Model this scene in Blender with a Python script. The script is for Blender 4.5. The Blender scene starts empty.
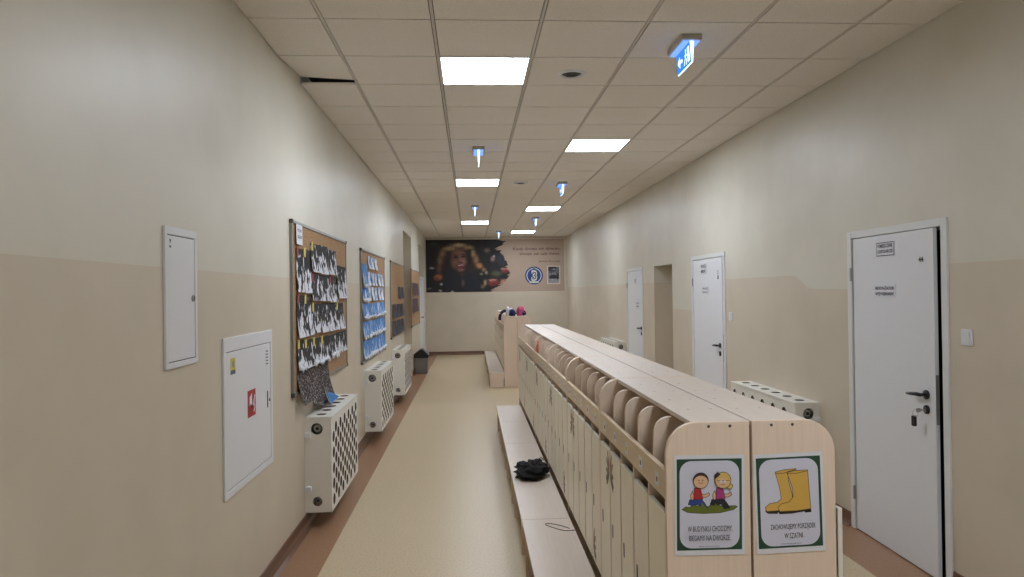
import bpy, math, random
from mathutils import Vector, Matrix, noise
random.seed(7)
S = bpy.context.scene
COL = S.collection
PI = math.pi

# ------------------------------------------------------------------ camera
HC, CEIL = 1.643, 3.145
XL, XR, YE, YB = -1.187, 2.612, 18.82, -3.5
cam_d = bpy.data.cameras.new('camera'); cam = bpy.data.objects.new('camera', cam_d); COL.objects.link(cam)
def cam_axes():
    yaw, pitch, roll = 0.0589, 0.0059, -0.0135
    def ray(U, V, d):
        x = U*math.cos(roll) - V*math.sin(roll); vv = U*math.sin(roll) + V*math.cos(roll)
        y = d*math.cos(pitch) - vv*math.sin(pitch); z = d*math.sin(pitch) + vv*math.cos(pitch)
        return Vector((x*math.cos(yaw) + y*math.sin(yaw), -x*math.sin(yaw) + y*math.cos(yaw), z))
    return ray(1, 0, 0), ray(0, 1, 0), ray(0, 0, 1)
r_, u_, f_ = cam_axes()
cam.matrix_world = Matrix(((r_.x, u_.x, -f_.x, 0), (r_.y, u_.y, -f_.y, 0), (r_.z, u_.z, -f_.z, HC), (0, 0, 0, 1)))
cam_d.sensor_width = 36; cam_d.lens = 700.68*36/1024; cam_d.clip_start = .05; cam_d.clip_end = 100
S.camera = cam

# ------------------------------------------------------------------ world, exposure
w = bpy.data.worlds.new('world'); S.world = w; w.use_nodes = True
w.node_tree.nodes['Background'].inputs[0].default_value = (.8, .85, 1, 1)
w.node_tree.nodes['Background'].inputs[1].default_value = .05
S.view_settings.view_transform = 'Standard'; S.view_settings.look = 'None'
S.view_settings.gamma = 1; S.view_settings.use_curve_mapping = False
S.view_settings.exposure = 0.0
PANEL_STRENGTH = 31.0
PANEL_COLOR = (.89, .97, 1.10)

# ------------------------------------------------------------------ materials
def lin(c):
    return tuple(((v/255)/12.92 if v/255 <= .04045 else ((v/255+.055)/1.055)**2.4) for v in c) + (1,)
def nmat(name):
    m = bpy.data.materials.new(name); m.use_nodes = True
    nt = m.node_tree; b = nt.nodes['Principled BSDF']
    return m, nt, b
def N(nt, t, **kw):
    n = nt.nodes.new(t)
    for k, v in kw.items():
        if k.startswith('i_'): n.inputs[int(k[2:])].default_value = v
        else: setattr(n, k, v)
    return n
def ramp(nt, stops, interp='LINEAR'):
    n = nt.nodes.new('ShaderNodeValToRGB'); cr = n.color_ramp; cr.interpolation = interp
    while len(cr.elements) < len(stops): cr.elements.new(.5)
    for e, (p, c) in zip(cr.elements, stops):
        e.position = p; e.color = c
    return n
def mix(nt, fac, a, b):
    n = nt.nodes.new('ShaderNodeMix'); n.data_type = 'RGBA'
    for k, v in ((0, fac), (6, a), (7, b)):
        if isinstance(v, (int, float, tuple)): n.inputs[k].default_value = v
        else: nt.links.new(v, n.inputs[k])
    return n.outputs[2]
def math_(nt, op, a, b=None):
    n = nt.nodes.new('ShaderNodeMath'); n.operation = op
    for k, v in ((0, a), (1, b)):
        if v is None: continue
        if isinstance(v, (int, float)): n.inputs[k].default_value = v
        else: nt.links.new(v, n.inputs[k])
    return n.outputs[0]
def coords(nt, kind='Object', scale=(1, 1, 1), rand=False):
    tc = nt.nodes.new('ShaderNodeTexCoord'); mp = nt.nodes.new('ShaderNodeMapping')
    mp.inputs['Scale'].default_value = scale
    nt.links.new(tc.outputs[kind], mp.inputs[0])
    if rand:
        oi = nt.nodes.new('ShaderNodeObjectInfo')
        nt.links.new(math_(nt, 'MULTIPLY', oi.outputs['Random'], 60.), mp.inputs['Location'])
    return mp.outputs[0]
def plain(name, c, rough=.5, var=.04, scale=30, metal=0, bump=0, spec=.5):
    m, nt, b = nmat(name)
    v = coords(nt); n = N(nt, 'ShaderNodeTexNoise'); nt.links.new(v, n.inputs[0]); n.inputs['Scale'].default_value = scale
    l = lin(c)
    a = tuple(x*(1-var) for x in l[:3])+(1,); d = tuple(min(1, x*(1+var)) for x in l[:3])+(1,)
    nt.links.new(mix(nt, n.outputs[0], a, d), b.inputs['Base Color'])
    b.inputs['Roughness'].default_value = rough; b.inputs['Metallic'].default_value = metal
    b.inputs['Specular IOR Level'].default_value = spec
    if bump:
        bp = nt.nodes.new('ShaderNodeBump'); bp.inputs['Strength'].default_value = bump; bp.inputs['Distance'].default_value = .002
        nt.links.new(n.outputs[0], bp.inputs['Height']); nt.links.new(bp.outputs[0], b.inputs['Normal'])
    return m
def emit(name, c, s):
    m, nt, b = nmat(name)
    b.inputs['Base Color'].default_value = tuple(c)+(1,); b.inputs['Emission Color'].default_value = tuple(c)+(1,)
    b.inputs['Emission Strength'].default_value = s
    return m
def wood(name, c, axis, rough=.42, var=.10):
    m, nt, b = nmat(name)
    sc = {'x': (3, 60, 60), 'y': (60, 3, 60), 'z': (60, 60, 3)}[axis]
    v = coords(nt, scale=sc); n = N(nt, 'ShaderNodeTexNoise'); nt.links.new(v, n.inputs[0])
    n.inputs['Scale'].default_value = 1.6; n.inputs['Detail'].default_value = 5
    l = lin(c)
    a = tuple(x*(1-var) for x in l[:3])+(1,); d = tuple(min(1, x*(1+var*.8)) for x in l[:3])+(1,)
    nt.links.new(mix(nt, n.outputs[0], a, d), b.inputs['Base Color'])
    b.inputs['Roughness'].default_value = rough
    return m
def wallmat(name, upper, lower, stops=None, line=1.755):
    m, nt, b = nmat(name)
    tc = nt.nodes.new('ShaderNodeTexCoord'); sp = nt.nodes.new('ShaderNodeSeparateXYZ'); nt.links.new(tc.outputs['Object'], sp.inputs[0])
    if stops:
        r = ramp(nt, [(max(0, min(1, (y+4)/24)), (h/4, h/4, h/4, 1)) for y, h in stops])
        t = math_(nt, 'DIVIDE', math_(nt, 'ADD', sp.outputs[1], 4.), 24.)
        nt.links.new(t, r.inputs[0])
        h = math_(nt, 'MULTIPLY', r.outputs[0], 4.)
    else: h = line
    f = math_(nt, 'GREATER_THAN', sp.outputs[2], h)
    n = N(nt, 'ShaderNodeTexNoise'); nt.links.new(tc.outputs['Object'], n.inputs[0]); n.inputs['Scale'].default_value = 2.2; n.inputs['Detail'].default_value = 3
    n2 = N(nt, 'ShaderNodeTexNoise'); nt.links.new(tc.outputs['Object'], n2.inputs[0]); n2.inputs['Scale'].default_value = 190
    base = mix(nt, f, lin(lower), lin(upper))
    dk = nt.nodes.new('ShaderNodeMix'); dk.data_type = 'RGBA'; dk.blend_type = 'MULTIPLY'; dk.inputs[0].default_value = .35
    nt.links.new(base, dk.inputs[6])
    rr = ramp(nt, [(.3, (.80, .79, .76, 1)), (.6, (1, 1, 1, 1))]); nt.links.new(n.outputs[0], rr.inputs[0]); nt.links.new(rr.outputs[0], dk.inputs[7])
    nt.links.new(dk.outputs[2], b.inputs['Base Color'])
    b.inputs['Roughness'].default_value = .42; b.inputs['Specular IOR Level'].default_value = .5
    bp = nt.nodes.new('ShaderNodeBump'); bp.inputs['Strength'].default_value = .25; bp.inputs['Distance'].default_value = .001
    nt.links.new(n2.outputs[0], bp.inputs['Height']); nt.links.new(bp.outputs[0], b.inputs['Normal'])
    return m
UP, LO = (215, 209, 193), (209, 197, 177)
m_wall_l = wallmat('wall_paint_left', UP, LO, line=1.76)
m_wall_r = wallmat('wall_paint_right', UP, LO, stops=[(-4, 1.77), (4.69, 1.77), (4.70, 1.635), (5.29, 1.645), (5.50, 1.752), (7.6, 1.752), (7.61, 1.405), (8.95, 1.405), (9.0, 1.76), (20, 1.76)])
m_wall_e = wallmat('wall_paint_end', UP, (205, 194, 174), line=3.3)
m_wall_b = wallmat('wall_paint_back', (226, 222, 212), (220, 212, 196), line=1.76)
m_dark = plain('unlit_room_shade', (60, 57, 52), .9)  # dark colour stands in for the lack of light behind the doors
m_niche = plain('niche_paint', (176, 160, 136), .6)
def tilemat():
    m, nt, b = nmat('mineral_tile')
    v = coords(nt); n = N(nt, 'ShaderNodeTexNoise'); nt.links.new(v, n.inputs[0]); n.inputs['Scale'].default_value = 160; n.inputs['Detail'].default_value = 4
    r = ramp(nt, [(.35, lin((226, 219, 210))), (.6, lin((240, 234, 225)))]); nt.links.new(n.outputs[0], r.inputs[0])
    nt.links.new(r.outputs[0], b.inputs['Base Color']); b.inputs['Roughness'].default_value = .8
    bp = nt.nodes.new('ShaderNodeBump'); bp.inputs['Strength'].default_value = .3; bp.inputs['Distance'].default_value = .001
    nt.links.new(n.outputs[0], bp.inputs['Height']); nt.links.new(bp.outputs[0], b.inputs['Normal'])
    return m
m_tile = tilemat()
m_tbar = plain('grid_metal', (206, 198, 188), .5)
m_slab_shade = plain('slab_concrete_shaded', (36, 35, 34), .9)  # near-black colour paints in the darkness above the tiles
def floormat(name, c, c2, rough):
    m, nt, b = nmat(name)
    v = coords(nt); n = N(nt, 'ShaderNodeTexNoise'); nt.links.new(v, n.inputs[0]); n.inputs['Scale'].default_value = 70; n.inputs['Detail'].default_value = 6
    n2 = N(nt, 'ShaderNodeTexNoise'); nt.links.new(v, n2.inputs[0]); n2.inputs['Scale'].default_value = 1.4
    r = ramp(nt, [(.38, lin(c2)), (.55, lin(c))]); nt.links.new(n.outputs[0], r.inputs[0])
    c3 = tuple(x*.9 for x in lin(c)[:3])+(1,)
    nt.links.new(mix(nt, math_(nt, 'MULTIPLY', n2.outputs[0], .35), r.outputs[0], c3), b.inputs['Base Color'])
    b.inputs['Roughness'].default_value = rough; b.inputs['Specular IOR Level'].default_value = .45
    return m
m_floor = floormat('beige_linoleum', (205, 186, 152), (191, 171, 138), .33)
m_border = floormat('brown_linoleum', (160, 122, 92), (146, 110, 82), .35)
m_base = plain('brown_coving', (112, 80, 60), .4)
m_white = plain('white_metal', (224, 224, 226), .4, .02)
m_radw = plain('white_radiator_cover', (228, 224, 214), .45, .02)
m_rim = plain('raw_board_edge_shaded', (92, 74, 60), .8)  # raw board brown, darkened further for the shade inside the holes
m_rad = plain('radiator_enamel_shaded', (98, 94, 90), .5, .02)  # white radiator coloured dark for the shade behind the cover holes
m_door = plain('door_laminate', (226, 227, 229), .4, .02)
m_frame = plain('door_frame_paint', (222, 222, 220), .4, .02)
m_black = plain('black_plastic', (22, 22, 23), .4)
m_darkgrey = plain('dark_grey', (70, 68, 66), .5)
m_steel = plain('brushed_steel', (170, 170, 170), .35, metal=.9)
m_ink = plain('black_ink', (30, 29, 30), .6)
m_woodz = wood('maple_laminate_upright', (230, 208, 186), 'z')
m_woody = wood('maple_laminate_long', (220, 206, 192), 'y', .36)
m_edge = wood('maple_edge', (214, 192, 160), 'y')
m_doorl = plain('locker_door_cream', (238, 229, 207), .42, .03, 60)
m_edgew = plain('white_edging', (226, 222, 210), .4)
m_inner = plain('locker_inside_shaded', (84, 70, 58), .8)  # same wood as the panels, coloured dark as if unlit
m_cap = plain('screw_cap', (150, 132, 112), .5)
m_alu = plain('aluminium_frame', (150, 150, 145), .35, .03, metal=.6)
def corkmat():
    m, nt, b = nmat('cork')
    v = coords(nt); n = N(nt, 'ShaderNodeTexNoise'); nt.links.new(v, n.inputs[0]); n.inputs['Scale'].default_value = 110; n.inputs['Detail'].default_value = 5
    r = ramp(nt, [(.35, lin((140, 108, 74))), (.62, lin((178, 142, 104)))]); nt.links.new(n.outputs[0], r.inputs[0])
    nt.links.new(r.outputs[0], b.inputs['Base Color']); b.inputs['Roughness'].default_value = .85
    return m
m_cork = corkmat()
def artmat(name, ground, paint, acc, thr=.5, sc=(1, 16, 7), low=.22):
    # sheet of paper with painted blotches; sheets lie in the YZ plane, origin at their top edge
    m, nt, b = nmat(name)
    tc = nt.nodes.new('ShaderNodeTexCoord'); mp = nt.nodes.new('ShaderNodeMapping'); mp.inputs['Scale'].default_value = sc
    nt.links.new(tc.outputs['Object'], mp.inputs[0])
    oi = nt.nodes.new('ShaderNodeObjectInfo'); nt.links.new(math_(nt, 'MULTIPLY', oi.outputs['Random'], 80.), mp.inputs['Location'])
    n = N(nt, 'ShaderNodeTexNoise'); nt.links.new(mp.outputs[0], n.inputs[0]); n.inputs['Scale'].default_value = 1.6; n.inputs['Detail'].default_value = 2.5
    sp = nt.nodes.new('ShaderNodeSeparateXYZ'); nt.links.new(tc.outputs['Generated'], sp.inputs[0])
    hgt = math_(nt, 'MULTIPLY', math_(nt, 'SUBTRACT', .75, sp.outputs[2]), low)
    f = math_(nt, 'ADD', n.outputs[0], hgt)
    r = ramp(nt, [(0, lin(ground)), (thr, lin(acc)), (thr+.035, lin(paint))], 'CONSTANT'); r.color_ramp.elements[1].position = thr
    r.color_ramp.interpolation = 'LINEAR'; 
    r.color_ramp.elements[0].position = thr-.03
    nt.links.new(f, r.inputs[0]); nt.links.new(r.outputs[0], b.inputs['Base Color']); b.inputs['Roughness'].default_value = .75
    return m
m_art_black = artmat('black_sheet_white_paint', (24, 23, 26), (215, 215, 222), (90, 90, 96), .60, (1, 11, 8), .26)
m_art_brown = artmat('speckled_brown_sheet', (44, 34, 32), (190, 182, 180), (96, 66, 60), .60, (1, 60, 40), .02)
m_art_blue = artmat('blue_sheet_white_paint', (74, 128, 190), (222, 228, 238), (120, 170, 220), .60, (1, 16, 4), .12)
m_art_pale = artmat('pale_sheet', (110, 150, 196), (228, 230, 236), (170, 196, 224), .50, (1, 14, 8), .1)
m_art_navy = artmat('dark_navy_sheet', (36, 38, 50), (92, 90, 104), (56, 54, 66), .6, (1, 40, 8), .1)
m_art_maroon = artmat('dark_maroon_sheet', (52, 34, 44), (110, 78, 92), (76, 50, 62), .6, (1, 20, 12), .1)
m_cotton = plain('cotton_wool', (228, 230, 236), .95, .05, 60, bump=.6)
m_yellow = plain('yellow_note', (214, 196, 92), .7)
m_red = plain('red_note', (150, 62, 58), .7)
m_paper = plain('white_paper', (222, 222, 228), .6, .02)
m_orange = plain('orange_knit', (222, 96, 60), .95, .25, 60, bump=.8)
m_fabric_black = plain('black_fabric', (20, 20, 22), .85, .2, 60, bump=.6)
m_binbody = plain('grey_bin_plastic', (122, 118, 116), .5)
m_purple = plain('dark_purple_fabric', (62, 44, 74), .9, .25, 40, bump=.6)
m_pink = plain('pink_fabric', (196, 88, 128), .9, .2, 40, bump=.6)
m_navy = plain('navy_fabric', (42, 46, 92), .9, .2, 40, bump=.6)
m_lilac = plain('pale_lilac_fabric', (206, 196, 214), .85, .08, 40, bump=.4)
m_panel = emit('light_panel_diffuser', PANEL_COLOR, PANEL_STRENGTH)
m_glow = emit('edge_lit_acrylic', (.62, .86, 1.0), 2.6)
m_signblue = emit('exit_blue_print', (.02, .20, .80), .9)
m_signwhite = emit('exit_white_print', (.75, .9, 1.0), 1.3)
m_glowbase = emit('exit_lamp_lens', (.22, .42, 1.0), .8)
m_bulb_house = plain('exit_housing', (178, 172, 160), .5)

# ------------------------------------------------------------------ mesh builder
class MB:
    def __init__(s): s.v = []; s.f = []; s.m = []; s.mats = []
    def mi(s, m):
        if m not in s.mats: s.mats.append(m)
        return s.mats.index(m)
    def add(s, vs, fs, m):
        o = len(s.v); s.v += [tuple(x) for x in vs]; k = s.mi(m)
        for f in fs: s.f.append(tuple(o+i for i in f)); s.m.append(k)
        return s
    def box(s, a, b, m):
        (x0, y0, z0), (x1, y1, z1) = a, b
        vs = [(x0, y0, z0), (x1, y0, z0), (x1, y1, z0), (x0, y1, z0), (x0, y0, z1), (x1, y0, z1), (x1, y1, z1), (x0, y1, z1)]
        return s.add(vs, [(0, 3, 2, 1), (4, 5, 6, 7), (0, 1, 5, 4), (1, 2, 6, 5), (2, 3, 7, 6), (3, 0, 4, 7)], m)
    def prism(s, pts, fn, a, b, m):
        # pts: 2D outline; fn(p,q,t) -> xyz; extruded from t=a to t=b
        n = len(pts)
        vs = [fn(p, q, a) for p, q in pts] + [fn(p, q, b) for p, q in pts]
        fs = [tuple(range(n))[::-1], tuple(range(n, 2*n))] + [(i, (i+1) % n, n+(i+1) % n, n+i) for i in range(n)]
        return s.add(vs, fs, m)
    def poly(s, pts, fn, m):
        return s.add([fn(p, q) for p, q in pts], [tuple(range(len(pts)))], m)
    def tube(s, pts, r, m, n=8):
        pts = [Vector(p) for p in pts]; vs = []
        rr = r if isinstance(r, (list, tuple)) else [r]*len(pts)
        for i, p in enumerate(pts):
            d = (pts[min(i+1, len(pts)-1)] - pts[max(i-1, 0)]).normalized()
            up = Vector((0, 0, 1)) if abs(d.z) < .9 else Vector((1, 0, 0))
            a = d.cross(up).normalized(); b = d.cross(a)
            vs += [p + (a*math.cos(t)+b*math.sin(t))*rr[i] for t in [2*PI*k/n for k in range(n)]]
        fs = [(i*n+k, i*n+(k+1) % n, (i+1)*n+(k+1) % n, (i+1)*n+k) for i in range(len(pts)-1) for k in range(n)]
        fs += [tuple(range(n))[::-1], tuple(range((len(pts)-1)*n, len(pts)*n))]
        return s.add(vs, fs, m)
    def build(s, name, parent=None, bevel=0, smooth=False, loc=None, solid=0):
        me = bpy.data.meshes.new(name); me.from_pydata(s.v, [], s.f)
        for m in s.mats: me.materials.append(m)
        me.polygons.foreach_set('material_index', s.m)
        if smooth: me.polygons.foreach_set('use_smooth', [True]*len(me.polygons))
        me.update()
        o = bpy.data.objects.new(name, me); COL.objects.link(o)
        if parent: o.parent = parent
        if loc: o.location = loc
        if solid:
            md = o.modifiers.new('solidify', 'SOLIDIFY'); md.thickness = solid; md.offset = 0
        if bevel:
            md = o.modifiers.new('bevel', 'BEVEL'); md.width = bevel; md.segments = 2; md.limit_method = 'ANGLE'
        return o
def tag(o, label=None, cat=None, group=None, kind=None):
    if label: o['label'] = label
    if cat: o['category'] = cat
    if group: o['group'] = group
    if kind: o['kind'] = kind
    return o
def empty(name, loc=(0, 0, 0), rz=0):
    o = bpy.data.objects.new(name, None); COL.objects.link(o); o.location = loc; o.rotation_euler = (0, 0, rz); o.empty_display_size = .1
    return o
def copy_tree(o, parent=None):
    kids = list(o.children)
    c = o.copy(); COL.objects.link(c); c.parent = parent
    for k in kids: copy_tree(k, c)
    return c
def arc(cx, cy, r, a0, a1, n=8, ry=None):
    ry = r if ry is None else ry
    return [(cx+r*math.cos(math.radians(a0+(a1-a0)*i/n)), cy+ry*math.sin(math.radians(a0+(a1-a0)*i/n))) for i in range(n+1)]
def rrect(x0, y0, x1, y1, r, n=6):
    return arc(x1-r, y1-r, r, 0, 90, n)+arc(x0+r, y1-r, r, 90, 180, n)+arc(x0+r, y0+r, r, 180, 270, n)+arc(x1-r, y0+r, r, 270, 360, n)
def ell(cx, cy, rx, ry, n=20, rot=0):
    c, s_ = math.cos(rot), math.sin(rot)
    return [(cx+rx*math.cos(t)*c-ry*math.sin(t)*s_, cy+rx*math.cos(t)*s_+ry*math.sin(t)*c) for t in [2*PI*k/n for k in range(n)]]
def stroke(pts, wd):
    L, R = [], []
    for i, p in enumerate(pts):
        a = pts[max(i-1, 0)]; b = pts[min(i+1, len(pts)-1)]
        dx, dy = b[0]-a[0], b[1]-a[1]; l = math.hypot(dx, dy) or 1; nx, ny = -dy/l*wd/2, dx/l*wd/2
        L.append((p[0]+nx, p[1]+ny)); R.append((p[0]-nx, p[1]-ny))
    return L+R[::-1]
def text_mesh(txt, width, height, shear=0, bold=0):
    cu = bpy.data.curves.new('lettering', 'FONT'); cu.body = txt; cu.size = 1; cu.offset = bold; cu.shear = shear; cu.resolution_u = 2
    o = bpy.data.objects.new('lettering', cu); COL.objects.link(o)
    dg = bpy.context.evaluated_depsgraph_get(); ev = o.evaluated_get(dg); me = ev.to_mesh()
    vs = [tuple(v.co) for v in me.vertices]; fs = [tuple(p.vertices) for p in me.polygons]
    ev.to_mesh_clear(); COL.objects.unlink(o); bpy.data.objects.remove(o); bpy.data.curves.remove(cu)
    if not vs: return [], []
    x0 = min(v[0] for v in vs); x1 = max(v[0] for v in vs)
    sx = width/(x1-x0); sy = height/.72      # capital height of the built-in face
    return [((v[0]-x0)*sx, v[1]*sy) for v in vs], fs
def put_text(mb, txt, x, y, width, height, fn, m, **kw):
    vs, fs = text_mesh(txt, width, height, **kw)
    mb.add([fn(x+p, y+q) for p, q in vs], fs, m)

# ------------------------------------------------------------------ room shell
def wall_boxes(mb, y0, y1, z0, z1, holes, x0, x1, m):
    y = y0
    for (a, b, c, d) in sorted(holes):
        mb.box((x0, y, z0), (x1, a, z1), m)
        if c > z0: mb.box((x0, a, z0), (x1, b, c), m)
        if d < z1: mb.box((x0, a, d), (x1, b, z1), m)
        y = b
    mb.box((x0, y, z0), (x1, y1, z1), m)
T = .26; TOP = CEIL+.12
mb = MB(); wall_boxes(mb, YB, YE, 0, TOP, [(12.52, 14.2, 0, 2.78), (16.25, 17.95, 0, 2.80)], XL-T, XL, m_wall_l)
tag(mb.build('wall_left'), kind='structure')
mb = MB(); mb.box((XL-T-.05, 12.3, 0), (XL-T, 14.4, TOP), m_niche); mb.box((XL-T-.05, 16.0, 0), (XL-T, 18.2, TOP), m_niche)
tag(mb.build('wall_niche_back'), kind='structure')
RH = [(3.73, 4.65, 0, 1.992), (7.095, 8.085, 0, 1.992), (8.954, 9.85, 0, 1.99), (10.535, 11.535, 0, 1.962)]
mb = MB(); wall_boxes(mb, YB, YE, 0, TOP, RH, XR, XR+T, m_wall_r)
tag(mb.build('wall_right'), kind='structure')
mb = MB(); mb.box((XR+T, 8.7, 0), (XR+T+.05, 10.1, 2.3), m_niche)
tag(mb.build('wall_recess_back'), kind='structure')
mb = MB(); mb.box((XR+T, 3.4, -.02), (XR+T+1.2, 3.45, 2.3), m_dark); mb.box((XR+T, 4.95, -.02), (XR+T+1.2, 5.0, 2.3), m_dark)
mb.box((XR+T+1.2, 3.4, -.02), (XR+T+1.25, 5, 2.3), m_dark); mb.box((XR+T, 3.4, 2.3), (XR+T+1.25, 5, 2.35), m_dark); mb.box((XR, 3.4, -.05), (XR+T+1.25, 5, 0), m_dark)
tag(mb.build('wall_dark_room'), kind='structure')
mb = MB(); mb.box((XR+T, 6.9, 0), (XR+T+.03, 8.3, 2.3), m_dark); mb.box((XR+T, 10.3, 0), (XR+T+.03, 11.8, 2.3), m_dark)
tag(mb.build('wall_closet_back'), kind='structure')
mb = MB(); mb.box((XL-T-.05, YE, 0), (XR+T+.05, YE+.2, TOP), m_wall_e)
tag(mb.build('wall_end'), kind='structure')
mb = MB(); mb.box((XL-T-.05, YB-.2, 0), (XR+T+.05, YB, TOP), m_wall_b)
tag(mb.build('wall_back'), kind='structure')
mb = MB(); mb.box((-.915, YB, -.1), (2.28, YE, 0), m_floor)
tag(mb.build('floor'), kind='structure')
mb = MB(); mb.box((XL-T-.05, YB, -.1), (-.915, YE, 0), m_border); tag(mb.build('trim_1'), kind='structure')
mb = MB(); mb.box((2.28, YB, -.1), (XR+T+.05, YE, 0), m_border); tag(mb.build('trim_2'), kind='structure')
# coved skirting
def skirting(name, x, sx, spans):
    mb = MB()
    prof = [(0, 0), (.045, 0), (.02, .012), (.008, .035), (.007, .09), (0, .093)]
    for a, b in spans: mb.prism(prof, lambda p, q, t: (x+sx*p, t, q), a, b, m_base)
    tag(mb.build(name), kind='structure')
skirting('baseboard_left', XL, 1, [(YB, 12.52), (14.2, 16.25), (17.95, YE)])
skirting('baseboard_right', XR, -1, [(YB, 3.68), (4.70, 7.05), (8.14, 8.954), (9.85, 10.48), (11.59, YE)])
mb = MB(); mb.prism([(0, 0), (.045, 0), (.02, .012), (.008, .035), (.007, .09), (0, .093)], lambda p, q, t: (t, YE-p, q), XL, XR, m_base)
tag(mb.build('baseboard_end'), kind='structure')
# ceiling: tiles, lay-in grid, slab
GX, GY = -.789, 3.8485
light_cells = {(1, 1), (1, 9), (1, 18), (3, 5), (3, 14), (3, 22), (3, -10), (3, -5)}  # negative rows are unseen panels added as fill light
mb = MB(); bars = MB(); lifted = MB()
xe = [XL, GX]+[GX+.6*k for k in range(1, 6)]+[XR]
for r in range(-12, 25):
    y0 = GY+.6*r; y1 = min(y0+.6, YE)
    if y1 < YB+.1: continue
    y0 = max(y0, YB)
    for c in range(len(xe)-1):
        a, b = xe[c], xe[c+1]
        if (c-1, r) in light_cells and False: pass
        if (c, r) in {(cc+1, rr) for cc, rr in light_cells}: continue
        e0 = .004 if c == 0 else .013; e1 = .004 if c == len(xe)-2 else .013
        if (c, r) == (0, 1):
            vs = []
            for z, in ((CEIL,), (CEIL+.015,)):
                vs += [(a+.004, y0+.004, z), (b-.012, y0+.004, z), (b-.012, y1-.006, z+.028), (a+.004, y1-.006, z+.050)]
            lifted.add(vs, [(0, 1, 2, 3), (7, 6, 5, 4), (0, 4, 5, 1), (1, 5, 6, 2), (2, 6, 7, 3), (3, 7, 4, 0)], m_tile)
            continue
        mb.box((a+e0, y0+.006, CEIL), (b-e1, y1-.006, CEIL+.015), m_tile)
    if r != 2: bars.box((XL, y0-.012, CEIL+.015), (XR, y0+.012, CEIL+.03), m_tbar)
    else: bars.box((GX, y0-.012, CEIL+.015), (XR, y0+.012, CEIL+.03), m_tbar)
for x in xe[1:-1]: bars.box((x-.008, YB, CEIL+.0015), (x+.008, YE, CEIL+.0145), m_tbar); bars.box((x-.016, YB, CEIL+.0145), (x+.016, YE, CEIL+.032), m_slab_shade)  # upper strips are coloured dark for the shade in the grid gaps
ceil = tag(mb.build('ceiling'), kind='structure')
bars.build('ceiling_grid', ceil); lifted.build('lifted_tile', ceil)
mb = MB(); mb.box((XL-T, YB, TOP), (XR+T, YE, TOP+.1), m_slab_shade); tag(mb.build('ceiling_slab'), kind='structure')

# ------------------------------------------------------------------ ceiling lights
ORD = ['first', 'second', 'third', 'fourth', 'fifth', 'sixth', 'seventh', 'eighth']
def ceiling_light(c, r, label):
    x = GX+.6*c+.3; y = GY+.6*r+.3
    e = tag(empty('ceiling_light', (x, y, CEIL)), label, 'ceiling light', 'square recessed ceiling lights')
    mb = MB(); h = .292
    for a, b in (((-h, -h), (h, -h+.012)), ((-h, h-.012), (h, h)), ((-h, -h+.012), (-h+.012, h-.012)), ((h-.012, -h+.012), (h, h-.012))):
        mb.box((a[0], a[1], -.002), (b[0], b[1], .03), m_white)
    mb.build('light_frame', e)
    mb = MB(); mb.box((-h+.012, -h+.012, .0), (h-.012, h-.012, .02), m_panel); mb.build('diffuser', e)
for c, r, l in [(1, 1, 'large bright square ceiling light nearest the camera, left of the round vent'),
                (3, 5, 'bright square ceiling light nearest in the right-hand row'),
                (1, 9, 'lit square ceiling panel, second in the left-hand row'),
                (3, 14, 'lit square ceiling panel, second in the right-hand row'),
                (1, 18, 'small lit ceiling panel, farthest in the left-hand row'),
                (3, 22, 'small lit ceiling panel just above the text half of the mural'),
                (3, -10, 'unseen ceiling panel added as fill light behind the camera'),
                (3, -5, 'unseen ceiling panel added as fill light overhead, right row')]:
    ceiling_light(c, r, l)

# round ceiling vents
def ceiling_vent(x, y, label):
    e = tag(empty('ceiling_vent', (x, y, CEIL)), label, 'vent', 'round ceiling vents')
    mb = MB(); n = 32
    prof = [(.095, 0), (.092, -.010), (.078, -.014), (.070, -.006), (.066, .004)]
    vs = [(r*math.cos(2*PI*k/n), r*math.sin(2*PI*k/n), z) for r, z in prof for k in range(n)]
    mb.add(vs, [(i*n+k, i*n+(k+1) % n, (i+1)*n+(k+1) % n, (i+1)*n+k) for i in range(len(prof)-1) for k in range(n)], m_white)
    mb.build('vent_ring', e, smooth=True)
    mb = MB(); mb.add([(.068*math.cos(2*PI*k/n), .068*math.sin(2*PI*k/n), -.001) for k in range(n)], [tuple(range(n))[::-1]], m_darkgrey)
    for r in (.05, .03):
        vs = [((r+d)*math.cos(2*PI*k/n), (r+d)*math.sin(2*PI*k/n), z) for d, z in ((.007, -.003), (0, -.009), (-.004, -.003)) for k in range(n)]
        mb.add(vs, [(i*n+k, i*n+(k+1) % n, (i+1)*n+(k+1) % n, (i+1)*n+k) for i in range(2) for k in range(n)], m_darkgrey)
    mb.build('vent_louvres', e)
ceiling_vent(.712, 4.78, 'round ceiling vent right of the nearest bright light panel')
ceiling_vent(.70, 9.55, 'small round ceiling vent between the far light panels')

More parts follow.
